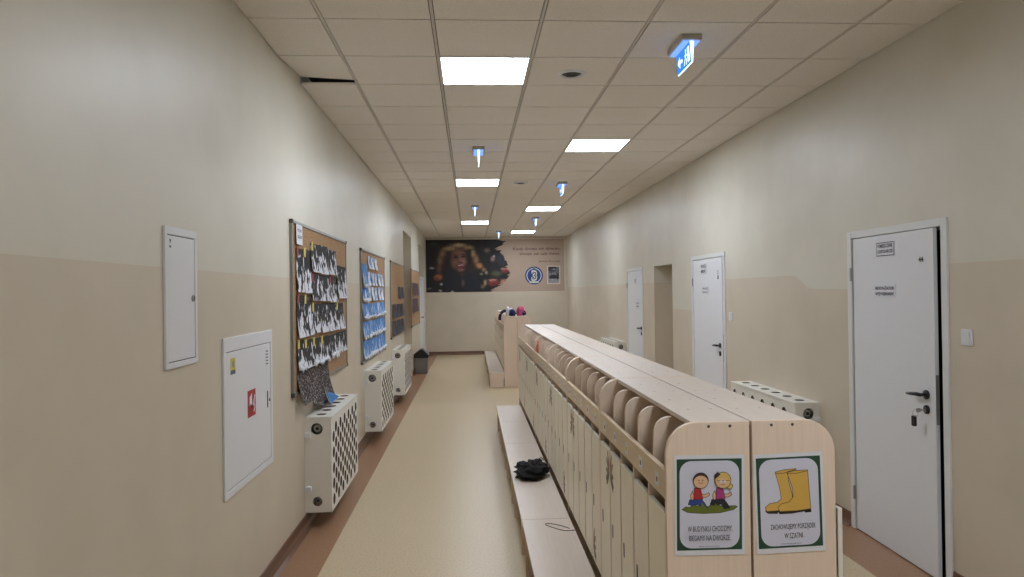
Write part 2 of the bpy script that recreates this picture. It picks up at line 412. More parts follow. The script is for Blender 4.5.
# emergency exit signs
def exit_sign(x, y, label, pict=False):
    e = tag(empty('exit_sign', (x, y, CEIL)), label, 'exit sign', 'edge-lit blue exit signs on the ceiling')
    mb = MB(); mb.box((-.062, 0, -.034), (.062, .30, 0), m_bulb_house); mb.build('housing', e, bevel=.006)
    mb = MB(); mb.box((-.05, .01, -.042), (.05, .29, -.034), m_glowbase); mb.build('lamp_lens', e)
    zt, zb, y0, y1 = -.042, -.165, .005, .275
    mb = MB()
    vs = [(-.012, y0, zt), (.012, y0, zt), (.005, y0, zb), (-.005, y0, zb), (-.012, y1, zt), (.012, y1, zt), (.005, y1, zb), (-.005, y1, zb)]
    mb.add(vs, [(0, 3, 2, 1), (4, 5, 6, 7), (0, 1, 5, 4), (2, 3, 7, 6)], m_glow)
    mb.add(vs, [(0, 4, 7, 3), (1, 2, 6, 5)], m_signblue)
    plate = mb.build('sign_plate', e)
    mb = MB()
    for sg in (-1, 1):
        def fn(p, q): # p along y (0..1), q up (0..1)
            z = zb+(zt-zb)*q; hx = .005+(.012-.005)*q
            return (sg*(hx+.0006), y0+(y1-y0)*p, z)
        # doorway with running figure, arrow
        mb.poly([(.08, .15), (.22, .15), (.22, .85), (.08, .85)], fn, m_signwhite)
        mb.poly(ell(.33, .78, .035, .08, 10), fn, m_signwhite)
        mb.poly(stroke([(.33, .70), (.36, .45), (.30, .30), (.34, .12)], .05), fn, m_signwhite)
        mb.poly(stroke([(.36, .45), (.44, .32), (.47, .14)], .045), fn, m_signwhite)
        mb.poly(stroke([(.27, .50), (.33, .66), (.44, .54)], .035), fn, m_signwhite)
        mb.poly([(.58, .58), (.76, .58), (.76, .80), (.93, .5), (.76, .2), (.76, .42), (.58, .42)], fn, m_signwhite)
    mb.build('pictogram', plate)
exit_sign(1.312, 4.02, 'blue glowing exit sign with running figure, nearest, right of the round vent')
exit_sign(.10, 7.15, 'small blue exit sign between the two nearest left-row light panels')
exit_sign(1.27, 9.45, 'blue exit sign beyond the nearest right-row light panel')
exit_sign(.09, 11.95, 'small blue exit sign just before the farthest left-row light panel')
exit_sign(1.32, 13.9, 'small blue exit sign just beyond the second right-row light panel')
exit_sign(.70, 17.0, 'tiny blue exit sign nearest the mural')

# ------------------------------------------------------------------ doors
def handle_meshes(parent, y, z, sgn, keyhole=True, x=0):
    # lever handle on a corridor face whose outward normal is -x; lever points along +y*sgn
    mb = MB()
    mb.tube([(x, y, z), (x-.010, y, z)], .026, m_black, 16)
    mb.tube([(x-.008, y, z), (x-.045, y, z)], .009, m_black, 10)
    mb.tube([(x-.045, y-.008*sgn, z), (x-.047, y+.03*sgn, z+.001), (x-.045, y+.085*sgn, z-.004), (x-.040, y+.128*sgn, z-.008)], [.010, .011, .010, .008], m_black, 10)
    mb.build('door_handle', parent, smooth=True)
    if keyhole:
        mb = MB(); mb.tube([(x, y, z-.085), (x-.009, y, z-.085)], .025, m_black, 16); mb.box((x-.014, y-.004, z-.10), (x-.008, y+.004, z-.072), m_steel)
        mb.build('keyhole_plate', parent)
def right_door(name, y0, y1, ztop, ajar, signs, gap=.012, hz=1.03, floorz=.006):
    e = tag(empty(name, (XR, y1-.055, 0)), kind='structure')
    fw = .05
    mb = MB()
    for a, b in ((y0, y0+fw), (y1-fw, y1)):
        mb.box((-.012, a-e.location.y, 0), (.10, b-e.location.y, ztop), m_frame)
    mb.box((-.012, y0+fw-e.location.y, ztop-.045), (.10, y1-fw-e.location.y, ztop), m_frame)
    mb.build('door_frame', e, bevel=.003)
    wd = (y1-y0)-2*fw-gap
    leaf = empty('door_leaf'); bpy.data.objects.remove(leaf)
    mb = MB(); mb.box((0, -wd, floorz), (.024, 0, ztop-.05), m_door)
    leaf = mb.build('door_leaf', e, bevel=.003); leaf.location = (-.002, -.001, 0); leaf.rotation_euler = (0, 0, -math.radians(ajar))
    for z in (.25, 1.735):
        mb = MB(); mb.tube([(-.012, .006, z-.045), (-.012, .006, z+.045)], .008, m_steel, 8); mb.build('hinge', leaf)
    handle_meshes(leaf, -wd+.075, hz, 1)
    mb = MB(); mb.box((.003, -wd-.0015, hz-.16), (.020, -wd, hz+.12), m_steel); mb.build('lock_plate', leaf)
    for (yc, zc, w_, h_, lines, framed) in signs:
        mb = MB()
        if w_:
            mb.box((-.004, yc-w_/2, zc-h_/2), (0, yc+w_/2, zc+h_/2), m_paper)
        fn = lambda p, q: (-.005, yc-p, zc+q)
        if framed:
            for a, b, c, d in ((-w_/2, -h_/2, w_/2, -h_/2+.004), (-w_/2, h_/2-.004, w_/2, h_/2), (-w_/2, -h_/2, -w_/2+.004, h_/2), (w_/2-.004, -h_/2, w_/2, h_/2)):
                mb.poly([(a, b), (c, b), (c, d), (a, d)], fn, m_ink)
        for (t, yy, tw, th) in lines: put_text(mb, t, -tw/2, yy, tw, th, fn, m_ink, bold=.02)
        mb.build('door_sign', leaf)
    return e, leaf
right_door('door_1', 3.685, 4.70, 2.025, 1.6, [
    (-.40, 1.885, .195, .085, [('POMIESZCZENIE', .010, .165, .022), ('GOSPODARCZE', -.024, .165, .020)], True),
    (-.385, 1.622, .235, .082, [('NIEUPOWAŻNIONYM', .008, .205, .020), ('WSTĘP WZBRONIONY', -.028, .205, .020)], False),
    (-.765, 1.80, 0, 0, [('44', -.012, .045, .03)], False)], gap=.046, hz=1.03)
right_door('door_2', 7.05, 8.13, 2.035, .5, [
    (-.37, 1.88, .20, .13, [('POKÓJ', .012, .16, .036), ('BIUROWY', -.045, .16, .036)], False),
    (-.42, 1.64, .21, .09, [('PROSZĘ', .010, .17, .020), ('PUKAĆ', -.03, .17, .020)], False),
    (-.845, 1.83, 0, 0, [('2', -.02, .03, .04)], False), (-.845, 1.775, 0, 0, [('8', -.02, .045, .045)], False)], gap=.03, hz=1.06)
right_door('door_3', 10.49, 11.58, 2.005, 0, [
    (-.55, 1.80, .14, .12, [('WC', -.03, .09, .06)], False),
    (-.68, 1.44, .20, .17, [('PROSZĘ ZAMYKAĆ', .0, .16, .022), ('DRZWI', -.05, .16, .022)], False)], hz=1.07)
# far left door in its tall recess
e = tag(empty('door_4', (XL, 16.3, 0)), kind='structure')
mb = MB(); mb.box((-.06, -.04, 0), (.012, .03, 2.05), m_frame); mb.box((-.06, 1.58, 0), (.012, 1.64, 2.05), m_frame); mb.box((-.06, .03, 1.99), (.012, 1.58, 2.05), m_frame)
mb.build('door_frame', e)
mb = MB(); mb.box((-.05, .035, .006), (-.01, 1.575, 1.985), m_door)
lf = mb.build('door_leaf', e)
mb = MB(); mb.tube([(-.01, .7, 1.08), (.045, .7, 1.08)], .012, m_black); mb.tube([(.045, .70, 1.08), (.045, .58, 1.075)], .011, m_black); mb.build('door_handle', lf)
# keys in the near door
mb = MB(); d1 = (XR-.012-.01, 3.855, .945)
k = tag(empty('key_ring', (XR-.035, 3.865, .94)), 'key with black fob hanging from the lock of door number 44', 'keys')
mb.tube([(0, 0, 0), (-.03, 0, 0)], .006, m_steel, 8); mb.box((-.045, -.002, -.012), (-.02, .002, .012), m_steel); mb.build('key', k)
mb = MB(); mb.tube([(-.042+.016*math.cos(t), .012, -.018+.02*math.sin(t)) for t in [2*PI*i/12 for i in range(13)]], .0015, m_steel, 5); mb.build('ring', k)
mb = MB(); mb.prism(rrect(-.014, -.095, .014, -.035, .008), lambda p, q, t: (t, p+.025, q), -.05, -.036, m_black); mb.build('fob', k)

# light switches
def switch(y, z, label):
    e = tag(empty('light_switch', (XR, y, z)), label, 'light switch', 'white light switches on the right wall')
    mb = MB(); mb.prism(rrect(-.042, -.042, .042, .042, .008), lambda p, q, t: (t, p, q), -.010, 0, m_white); mb.build('switch_plate', e, bevel=.002)
    mb = MB(); mb.prism(rrect(-.028, -.028, .028, .028, .003), lambda p, q, t: (t-.002*(q > 0), p, q), -.015, -.010, m_white); mb.build('rocker', e, bevel=.001)
switch(3.545, 1.375, 'white square light switch right of door number 44')
switch(6.91, 1.375, 'small white light switch beside the middle right-hand door')

# ------------------------------------------------------------------ wall cabinets on the left
def wall_cabinet(name, y0, y1, z0, z1, label, cat, hydrant):
    e = tag(empty(name, (XL, y0, z0)), label, cat); W, H = y1-y0, z1-z0; b = .035 if hydrant else .022
    mb = MB(); d = .010
    tb = b*2.0 if hydrant else b*1.4
    mb.box((0, 0, 0), (d, W, b), m_white); mb.box((0, 0, H-tb), (d, W, H), m_white); mb.box((0, 0, b), (d, b, H-tb), m_white); mb.box((0, W-b, b), (d, W, H-tb), m_white)
    mb.build('cabinet_frame', e, bevel=.002)
    mb = MB(); mb.box((0, b, b), (.004, W-b, H-tb), m_darkgrey); mb.build('cabinet_body', e)
    g = .004
    mb = MB(); mb.box((.004, b+g, b+g), (.015, W-b-g, H-tb-g), m_white); dr = mb.build('cabinet_door', e, bevel=.002); dr.location.x = -.007
    F = lambda p, q: (.0158, p, q)
    if hydrant:
        mb = MB(); mb.box((.015, W-b-.072, .335), (.0165, W-b-.056, .43), m_black); mb.build('pull_slot', dr)
        mb = MB(); mb.tube([(.015, W-b-.03, .375), (.022, W-b-.03, .375)], .009, m_steel, 10); mb.build('lock', dr)
        mb = MB(); y_, z_ = .352, .335
        mb.box((.015, y_, z_), (.0155, y_+.135, z_+.142), m_hred)
        mb.poly([(y_+.03, z_+.05), (y_+.03, z_+.105), (y_+.07, z_+.125), (y_+.075, z_+.06)], F, m_paper)
        mb.poly(ell(y_+.055, z_+.04, .028, .028), F, m_hred2)
        mb.poly(stroke([(y_+.12, z_+.11), (y_+.105, z_+.07), (y_+.12, z_+.045), (y_+.10, z_+.02)], .014), F, m_paper)
        mb.poly([(y_+.085, z_+.05), (y_+.10, z_+.09), (y_+.112, z_+.06)], F, m_paper)
        mb.build('fire_hose_sign', dr)
        mb = MB(); mb.box((.015, .095, H-.175), (.0155, .165, H-.105), m_yellow); mb.poly(ell(.13, H-.135, .018, .018), F, m_steel); mb.box((.015, .095, H-.185), (.0157, .165, H-.165), m_slate)
        mb.build('round_sticker', dr)
        mb = MB(); mb.box((.015, W-.13, H-.20), (.0155, W-.075, H-.10), m_paper)
        for i in range(5): mb.poly([(W-.125, H-.115-.018*i), (W-.08, H-.115-.018*i), (W-.08, H-.121-.018*i), (W-.125, H-.121-.018*i)], F, m_ink)
        mb.build('instruction_label', dr)
    else:
        mb = MB(); mb.tube([(.014, W-b-.025, .275), (.022, W-b-.025, .275)], .014, m_steel, 14); mb.box((.022, W-b-.027, .266), (.0235, W-b-.023, .284), m_black); mb.build('lock', dr)
        mb = MB(); mb.poly([(.04, H-.05), (.056, H-.05), (.048, H-.07)], F, m_ink); mb.poly([(.04, H-.075), (.056, H-.075), (.056, H-.083), (.04, H-.083)], F, m_ink); mb.build('hazard_mark', dr)
    return e
m_hred = plain('fire_red', (172, 36, 38), .5); m_hred2 = plain('fire_red_dark', (150, 34, 34), .5); m_slate = plain('slate_print', (90, 100, 120), .6)
wall_cabinet('electrical_cabinet', 2.783, 3.098, 1.362, 1.922, 'narrow white flush electrical cabinet with a round lock on the left wall', 'electrical cabinet', False)
wall_cabinet('fire_hose_cabinet', 3.413, 4.225, .665, 1.443, 'white fire hose cabinet with red sign below the electrical cabinet', 'fire hose cabinet', True)

# ------------------------------------------------------------------ perforated radiator covers
def plate_with_holes(mb, cells, fn, m, n=16):
    # cells: (u0,v0,u1,v1,r or None)
    for (u0, v0, u1, v1, r) in cells:
        if r is None:
            mb.add([fn(u0, v0), fn(u1, v0), fn(u1, v1), fn(u0, v1)], [(0, 1, 2, 3)], m); continue
        cu, cv = (u0+u1)/2, (v0+v1)/2; hu, hv = (u1-u0)/2, (v1-v0)/2; out, inn = [], []
        for k in range(n):
            t = 2*PI*(k+.5)/n; c, s_ = math.cos(t), math.sin(t)
            kx = min(hu/abs(c) if abs(c) > 1e-6 else 9, hv/abs(s_) if abs(s_) > 1e-6 else 9)
            out.append((cu+c*kx, cv+s_*kx)); inn.append((cu+c*r, cv+s_*r))
        vs = [fn(*p) for p in out]+[fn(*p) for p in inn]
        fs = [(k, (k+1) % n, n+(k+1) % n, n+k) for k in range(n)]
        mb.add(vs, fs, m)
        # square corners
        for sx, sy in ((1, 1), (-1, 1), (-1, -1), (1, -1)):
            cand = sorted(out, key=lambda p: math.hypot(p[0]-(cu+sx*hu), p[1]-(cv+sy*hv)))
            a = [p for p in out if abs(abs(p[0]-cu)-hu) < 1e-6 and (p[0]-cu)*sx > 0 and (p[1]-cv)*sy > 0]
            b = [p for p in out if abs(abs(p[1]-cv)-hv) < 1e-6 and (p[1]-cv)*sy > 0 and (p[0]-cu)*sx > 0]
            if a and b:
                pa = max(a, key=lambda p: abs(p[1]-cv)); pb = max(b, key=lambda p: abs(p[0]-cu))
                mb.add([fn(*pa), fn(cu+sx*hu, cv+sy*hv), fn(*pb)], [(0, 1, 2)], m)
def thick_plate(mb, cells, fn, m, t, n=16):
    plate_with_holes(mb, cells, lambda u, v: fn(u, v, 0), m, n); plate_with_holes(mb, cells, lambda u, v: fn(u, v, t), m, n)
    u0, u1 = min(c[0] for c in cells), max(c[2] for c in cells); v0, v1 = min(c[1] for c in cells), max(c[3] for c in cells)
    rim = [(u0, v0), (u1, v0), (u1, v1), (u0, v1)]
    mb.add([fn(a, b, 0) for a, b in rim]+[fn(a, b, t) for a, b in rim], [(k, (k+1) % 4, 4+(k+1) % 4, 4+k) for k in range(4)], m)
    for (a, b, c, d, r) in cells:
        if r is None: continue
        ring = [((a+c)/2+r*math.cos(2*PI*(k+.5)/n), (b+d)/2+r*math.sin(2*PI*(k+.5)/n)) for k in range(n)]
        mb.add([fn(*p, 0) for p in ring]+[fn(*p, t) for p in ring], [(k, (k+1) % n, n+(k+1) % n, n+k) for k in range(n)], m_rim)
RL, RD, RH_ = 1.14, .187, .675
def radiator_cover(loc, rz, L, label, rlabel):
    # local: wall plane x=0, front x=RD, near end y=0, z from 0 to RH_
    e = tag(empty('radiator_cover', loc, rz), label, 'radiator cover', 'white perforated radiator covers')
    ncol = 12; pu = (L-.08)/ncol; pv = .112; cells = []
    for c in range(ncol):
        u0 = .04+c*pu; off = .014 if c % 2 == 0 else .070; rows = 5
        cells.append((u0, 0, u0+pu, off, None))
        for r in range(rows): cells.append((u0, off+r*pv, u0+pu, off+(r+1)*pv, .0405))
        cells.append((u0, off+rows*pv, u0+pu, RH_-.012, None))
    cells += [(0, 0, .04, RH_-.012, None), (L-.04, 0, L, RH_-.012, None)]
    mb = MB(); thick_plate(mb, cells, lambda u, v, d: (RD-d, u, v), m_radw, .017); mb.build('front_panel', e)
    pl = (L-.04)/6; cells = [(0, -.0, .02, RD, None), (L-.02, 0, L, RD, None)]
    for i in range(6):
        u0 = .02+i*pl; cells += [(u0, 0, u0+pl, .045, None), (u0, .045, u0+pl, .145, .038), (u0, .145, u0+pl, RD+.006, None)]
    cells = [(a, b, c, (d if d < RD else RD+.006), r) for a, b, c, d, r in cells]
    mb = MB(); thick_plate(mb, cells, lambda u, v, d: (v, u, RH_-d), m_radw, .012, 20); mb.build('top_panel', e)
    for i, y in enumerate((.006, L-.006)):
        mb = MB()
        cells = [(0, 0, .035, RH_-.012, None), (.135, 0, RD-.012, RH_-.012, None), (.035, 0, .135, .025, None), (.035, .025, .135, .125, .034),
                 (.035, .125, .135, RH_-.135, None), (.035, RH_-.135, .135, RH_-.035, .042), (.035, RH_-.035, .135, RH_-.012, None)]
        plate_with_holes(mb, cells, lambda u, v: (u, y, v), m_radw, 20)
        mb.build('side_panel', e, solid=.010)
    for z in (.15, .53):
        mb = MB(); mb.box((0, -.012, z), (.045, .001, z+.035), m_white); mb.build('wall_bracket', e, bevel=.002)
    r = tag(empty('radiator', loc, rz), rlabel, 'radiator', 'radiators inside the perforated covers')
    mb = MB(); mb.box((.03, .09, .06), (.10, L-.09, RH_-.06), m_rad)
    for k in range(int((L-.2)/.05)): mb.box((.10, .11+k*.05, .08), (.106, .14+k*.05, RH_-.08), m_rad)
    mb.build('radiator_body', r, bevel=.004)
    mb = MB(); mb.tube([(.085, .02, RH_-.085), (.085, .09, RH_-.085)], [.024, .03], m_steel, 14); mb.tube([(.085, .02, RH_-.085), (.085, .012, RH_-.085)], .012, m_black, 8); mb.build('valve', r)
    mb = MB(); mb.tube([(.085, .03, .075), (.085, .09, .075)], [.016, .02], m_steel, 12); mb.tube([(.085, .03, .075), (.085, .02, .075)], .01, m_black, 8); mb.tube([(.085, .05, .075), (.0, .05, .075)], .008, m_steel, 8); mb.build('valve', r)
    return e
radiator_cover((XL+.0005, 5.04, .106), 0, 1.14, 'white perforated radiator cover under the nearest corkboard', 'white radiator inside the cover under the nearest corkboard')
radiator_cover((XL+.0005, 7.84, .125), 0, 1.14, 'white perforated radiator cover under the blue picture corkboard', 'white radiator inside the cover under the blue picture corkboard')
radiator_cover((XL+.0005, 10.55, .135), 0, 1.14, 'white perforated radiator cover nearest the grey bin', 'white radiator inside the cover nearest the grey bin')
def right_rad(y0, L, z, label, rl):
    # mirrored across: rotate by 180 deg and flip so the valve end faces the camera
    e = radiator_cover((XR-.0005, y0, z), 0, L, label, rl)
    e.scale = (-1, 1, 1)
    bpy.data.objects[[o.name for o in bpy.data.objects if o.get('label') == rl][0]].scale = (-1, 1, 1)
right_rad(5.14, 1.30, .11, 'white perforated radiator cover behind the locker row, right of the middle door', 'white radiator inside the cover behind the lockers, right of the middle door')
right_rad(11.74, 1.30, .11, 'small distant white radiator cover beside the farthest right-hand door', 'white radiator inside the distant cover beside the farthest right-hand door')

# ------------------------------------------------------------------ lockers
UL, UD, UH, PT = 1.137, .268, 1.23, .018
CW = (UL-2*PT-4*.014)/5
fxz = lambda p, q, t: (p, t, q)
def locker_unit():
    e = empty('locker_unit')
    big = [(0, 0), (UD, 0), (UD, UH)]+arc(.10, UH-.10, .10, 90, 180, 8)
    for a in (0, UL-PT):
        mb = MB(); mb.prism(big, fxz, a, a+PT, m_woodz)
        # cam lock fittings
        ya = a-.0006 if a == 0 else a+PT+.0006
        for x in (.137, .205):
            mb.add([(x+.005*math.cos(t), ya, UH-.014+.005*math.sin(t)) for t in [2*PI*i/10 for i in range(10)]], [tuple(range(10))], m_darkgrey)
        mb.build('end_panel', e, bevel=.0025)
    small = [(.003, .30), (UD-.012, .30), (UD-.012, UH-.022)]+arc(.022+.055, UH-.022-.055, .055, 90, 180, 8)+[(.022, .9875), (.003, .9875)]
    for i in range(4):
        y = PT+(i+1)*CW+i*.014
        mb = MB(); mb.prism(small, fxz, y, y+.014, m_woodz); mb.build('divider', e, bevel=.002)
    mb = MB(); mb.box((.085, PT, UH-.016), (UD, UL-PT, UH-.0), m_woody); t = mb.build('top_board', e, bevel=.0015)
    mb = MB()
    for i in range(4):
        y = PT+(i+1)*CW+i*.014+.007
        for x in (.145, .225): mb.add([(x+.0055*math.cos(a), y+.0055*math.sin(a), UH+.0006) for a in [2*PI*k/10 for k in range(10)]], [tuple(range(10))], m_cap)
    mb.build('screw_caps', t)
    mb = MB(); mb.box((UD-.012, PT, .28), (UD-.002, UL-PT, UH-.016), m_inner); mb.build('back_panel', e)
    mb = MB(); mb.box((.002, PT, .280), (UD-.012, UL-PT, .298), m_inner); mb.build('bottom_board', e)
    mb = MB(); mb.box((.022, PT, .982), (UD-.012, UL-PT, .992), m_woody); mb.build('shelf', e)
    mb = MB(); mb.box((0, PT, .988), (.018, UL-PT, 1.078), m_edge); rail = mb.build('rail', e, bevel=.002)
    for i in range(5):
        y = PT+i*(CW+.014)+CW*.32
        mb = MB(); mb.box((-.0008, y, 1.008), (0, y+.045, 1.050), m_paper)
        mb.box((-.0014, y+.014, 1.020), (-.0008, y+.031, 1.036), [m_petal, m_slate, m_yellow, m_cap, m_leaf][i]); mb.build('name_sticker', rail)
    fl = lambda p, q: (-.0007, p, q)
    for i in range(5):
        y = PT+i*(CW+.014)
        mb = MB(); mb.box((0, .002, -.645), (.016, CW-.003, 0), m_doorl); mb.box((0, .002, 0), (.016, CW-.003, .0015), m_edgew); mb.box((0, CW-.003, -.645), (.016, CW-.0015, .0015), m_edgew)
        d = mb.build('locker_door', e, bevel=.0015, loc=(.0005, y, .940))
        mb = MB(); mb.add([(-.0008, p, q) for p, q in rrect(CW-.056, -.365, CW-.033, -.305, .011)], [tuple(range(28))], m_darkgrey); mb.build('finger_slot', d)  # slot hole drawn as a flat patch, its inner shade put in the colour
        if i in (3, 4, 0):
            mb = MB()
            if i == 0: cx, cy, sd = CW*.9, -.565, -1
            else: cx, cy, sd = (CW-.004 if i == 3 else .004), -.10, (-1 if i == 3 else 1)
            petals = [(15, .10, m_petal), (50, .085, m_petal2), (85, .07, m_petal2), (-25, .085, m_leaf), (-60, .09, m_leaf)]
            for k_, (ang, L_, mm) in enumerate(petals):
                a = math.radians(ang); dx, dy = math.sin(a)*0+math.cos(math.radians(90-ang*.6)) , math.sin(math.radians(90-ang*1.0))
                dx = abs(math.cos(math.radians(70-k_*22)))*sd; dy = math.sin(math.radians(78-k_*38))
                l = math.hypot(dx, dy); dx, dy = dx/l, dy/l
                ex = cx+dx*L_*.5; ey = cy+dy*L_*.5
                pts = ell(0, 0, L_*.5, .013, 14, 0)
                c_, s_ = dx, dy
                pp = [(min(max(ex+p*c_-q*s_, .004), CW-.005), max(ey+p*s_+q*c_, -.64)) for p, q in pts]
                mb.add([(-.0007-.0001*k_, p, q) for p, q in pp], [tuple(range(14))], mm)
            mb.build('flower_decal', d)
    return e
m_petal = plain('decal_rust', (158, 112, 92), .6); m_petal2 = plain('decal_beige', (150, 128, 108), .6); m_leaf = plain('decal_grey_green', (116, 114, 100), .6)
NEAR_Y = 2.155
proto = locker_unit(); units = []
side_words = ['nearest, bearing a poster', 'second from the camera', 'third from the camera', 'fourth from the camera', 'fifth from the camera', 'sixth, at the far end']
for side in (0, 1):
    for k_ in range(6):
        o = proto if (side, k_) == (0, 0) else copy_tree(proto)
        if side == 0: o.location = (.60, NEAR_Y+k_*UL, 0)
        else:
            o.location = (1.143, NEAR_Y+(k_+1)*UL+.001*k_, 0); o.rotation_euler = (0, 0, PI)
        if k_ == 0: w_ = 'under the %s poster' % ('running children' if side == 0 else 'yellow boots')
        tag(o, 'light wood locker unit, %s row of the long block, %s' % (['left', 'right'][side], w_ if k_ == 0 else side_words[k_]), 'locker', 'locker units in the long double row')
        units.append(o)
# one locker door of the right row stands ajar
for c in units[6].children:
    if c.name.startswith('locker_door') and abs(c.location.y-(PT+4*(CW+.014))) < .01:
        c.rotation_euler = (0, 0, math.radians(8)); c.location.x = -.003
far = []
for side in (0, 1):
    for k_ in range(4):
        o = copy_tree(proto); o.scale = (.87, 1, 1)
        if side == 0: o.location = (.565, 12.18+k_*UL, 0)
        else: o.location = (1.035, 12.18+(k_+1)*UL, 0); o.rotation_euler = (0, 0, PI)
        tag(o, 'distant light wood locker unit, %s side of the far block, %s' % (['left', 'right'][side], ['nearest', 'second', 'third', 'farthest'][k_]), 'locker', 'locker units in the far double row')

# benches
def bench(x0, x1, y0, y1, zt, inset, label, group):
    e = tag(empty('bench', (x0, y0, 0)), label, 'bench', group); W, L = x1-x0, y1-y0
    mb = MB(); mb.box((0, .001, zt-.02), (W, L-.001, zt), m_woody); mb.build('seat_board', e, bevel=.003)
    for y in (inset, L-inset-.018):
        mb = MB(); mb.box((.008, y, 0), (W-.01, y+.018, zt-.02), m_woodz); mb.build('support_panel', e, bevel=.0015)
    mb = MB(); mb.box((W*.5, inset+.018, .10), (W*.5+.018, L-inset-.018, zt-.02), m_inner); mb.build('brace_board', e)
bl = 1.07; y = 8.50-6*bl
names = ['cut off by the bottom of the picture', 'with a thin black cord on it', 'under the black bag', 'just beyond the black bag', 'second from its far end', 'at its far end']
for k_ in range(6):
    bench(.288, .582, y+k_*bl, y+(k_+1)*bl, .275, .165, 'light wood bench along the long locker row, %s' % names[k_], 'benches along the long locker row')
for k_ in range(4):
    bench(.305, .562, 12.18+k_*UL, 12.18+(k_+1)*UL, .262, .0, 'distant light wood bench along the far lockers, %s' % ['nearest', 'second', 'third', 'farthest'][k_], 'benches along the far lockers')

# ------------------------------------------------------------------ soft things
def blob(mb, c, r, m, seed=0, amp=.25, freq=3, nu=20, nv=12, flat=True):
    vs, fs = [], []
    for j in range(nv+1):
        ph = PI*j/nv
        for i in range(nu):
            th = 2*PI*i/nu; d = Vector((math.sin(ph)*math.cos(th), math.sin(ph)*math.sin(th), math.cos(ph)))
            k_ = 1+amp*noise.noise(d*freq+Vector((seed*7.3, seed*3.1, 0)))
            z = d.z*r[2]*k_
            if flat: z = max(z, -r[2]*.72)
            vs.append((c[0]+d.x*r[0]*k_, c[1]+d.y*r[1]*k_, c[2]+z))
    for j in range(nv):
        for i in range(nu): fs.append((j*nu+i, (j+1)*nu+i, (j+1)*nu+(i+1) % nu, j*nu+(i+1) % nu))
    mb.add(vs, fs, m)
e = tag(empty('drawstring_bag', (.435, 5.22, .275)), 'black crumpled drawstring bag lying on the bench by the lockers', 'bag')
mb = MB(); blob(mb, (0, 0, .042), (.115, .17, .058), m_fabric_black, 1, .5, 3.2, 36, 20); blob(mb, (-.05, -.06, .035), (.06, .08, .048), m_fabric_black, 2, .5, 4); blob(mb, (.05, .04, .05), (.065, .10, .055), m_fabric_black, 5, .5, 4)
mb.build('bag_body', e, smooth=True)
mb = MB(); mb.tube([(-.07+.14*t, -.10+.05*math.sin(t*9), .085+.025*math.sin(t*7)) for t in [i/14 for i in range(15)]], .003, m_fabric_black, 6)
mb.tube([(.04+.06*t, -.02+.1*t, .095+.03*math.sin(t*3.14)) for t in [i/10 for i in range(11)]], .003, m_fabric_black, 6); mb.build('bag_cord', e)
mb = MB(); pts = [(.0, .0), (-.05, .06), (-.115, .10), (-.13, .075), (-.09, .02), (-.04, -.03), (.0, -.035), (.025, -.03)]
def smoothpath(p, n=6):
    out = []
    for i in range(len(p)-1):
        p0, p1, p2, p3 = p[max(i-1, 0)], p[i], p[i+1], p[min(i+2, len(p)-1)]
        for k_ in range(n):
            t = k_/n; out.append(tuple(.5*((2*b)+(-a+c)*t+(2*a-5*b+4*c-d)*t*t+(-a+3*b-3*c+d)*t**3) for a, b, c, d in zip(p0, p1, p2, p3)))
    return out+[p[-1]]
mb.tube([(x, y_, .002) for x, y_ in smoothpath(pts)], .0018, m_fabric_black, 6)
tag(mb.build('cord', loc=(.552, 4.03, .275)), 'thin black cord loop lying on the near part of the bench', 'cord')
mb = MB(); blob(mb, (0, 0, .075), (.040, .09, .09), m_orange, 3, .5, 3, 24, 14)
tag(mb.build('knitted_hat', smooth=True, loc=(.652, 6.575, 1.015)), 'orange-red knitted hat stuffed in an open locker compartment', 'hat')
mb = MB(); blob(mb, (0, 0, .03), (.05, .05, .045), m_lilac, 4, .5, 3, 20, 12)
tag(mb.build('mitten', smooth=True, loc=(.70, 2.72, .991)), 'pale folded mitten low in a near locker compartment', 'mitten')
# things on top of the far lockers
Z = UH+.001
mb = MB(); pth = [(-.085, 0, -.09), (-.08, 0, -.02), (-.05, 0, .045), (.0, 0, .075), (.06, 0, .065), (.11, 0, .02)]
mb.tube(smoothpath(pth, 4), .028, m_purple, 10)
tag(mb.build('scarf', smooth=True, loc=(.60, 12.6, Z+.01)), 'dark purple scarf draped over the left edge of the far lockers', 'scarf')
mb = MB(); blob(mb, (0, 0, .055), (.07, .08, .078), m_lilac, 7, .35, 3, 20, 12); tag(mb.build('hat', smooth=True, loc=(.70, 12.75, Z)), 'pale lilac hat beside the purple scarf on the far lockers', 'hat')
mb = MB(); blob(mb, (0, 0, .07), (.035, .035, .098), m_paper, 8, .15, 3, 16, 12); tag(mb.build('cap', smooth=True, loc=(.655, 12.45, Z)), 'white soft bundle standing upright on the far lockers', 'bundle')
mb = MB(); blob(mb, (0, 0, .05), (.06, .09, .07), m_navy, 9, .4, 3, 20, 12); tag(mb.build('mitten_pair', smooth=True, loc=(.73, 12.33, Z)), 'navy mittens piled left of the pink hat on the far lockers', 'mittens')
mb = MB(); blob(mb, (0, 0, .07), (.075, .09, .10), m_pink, 10, .4, 3, 20, 12); e = tag(mb.build('winter_hat', smooth=True, loc=(.875, 12.36, Z)), 'pink and dark winter hat at the right on the far lockers', 'hat')
mb = MB(); blob(mb, (.05, -.03, .04), (.05, .05, .045), m_navy, 11, .4, 3); blob(mb, (0, .02, .12), (.045, .05, .035), m_purple, 12, .4, 3); mb.build('hat_trim', e, smooth=True)

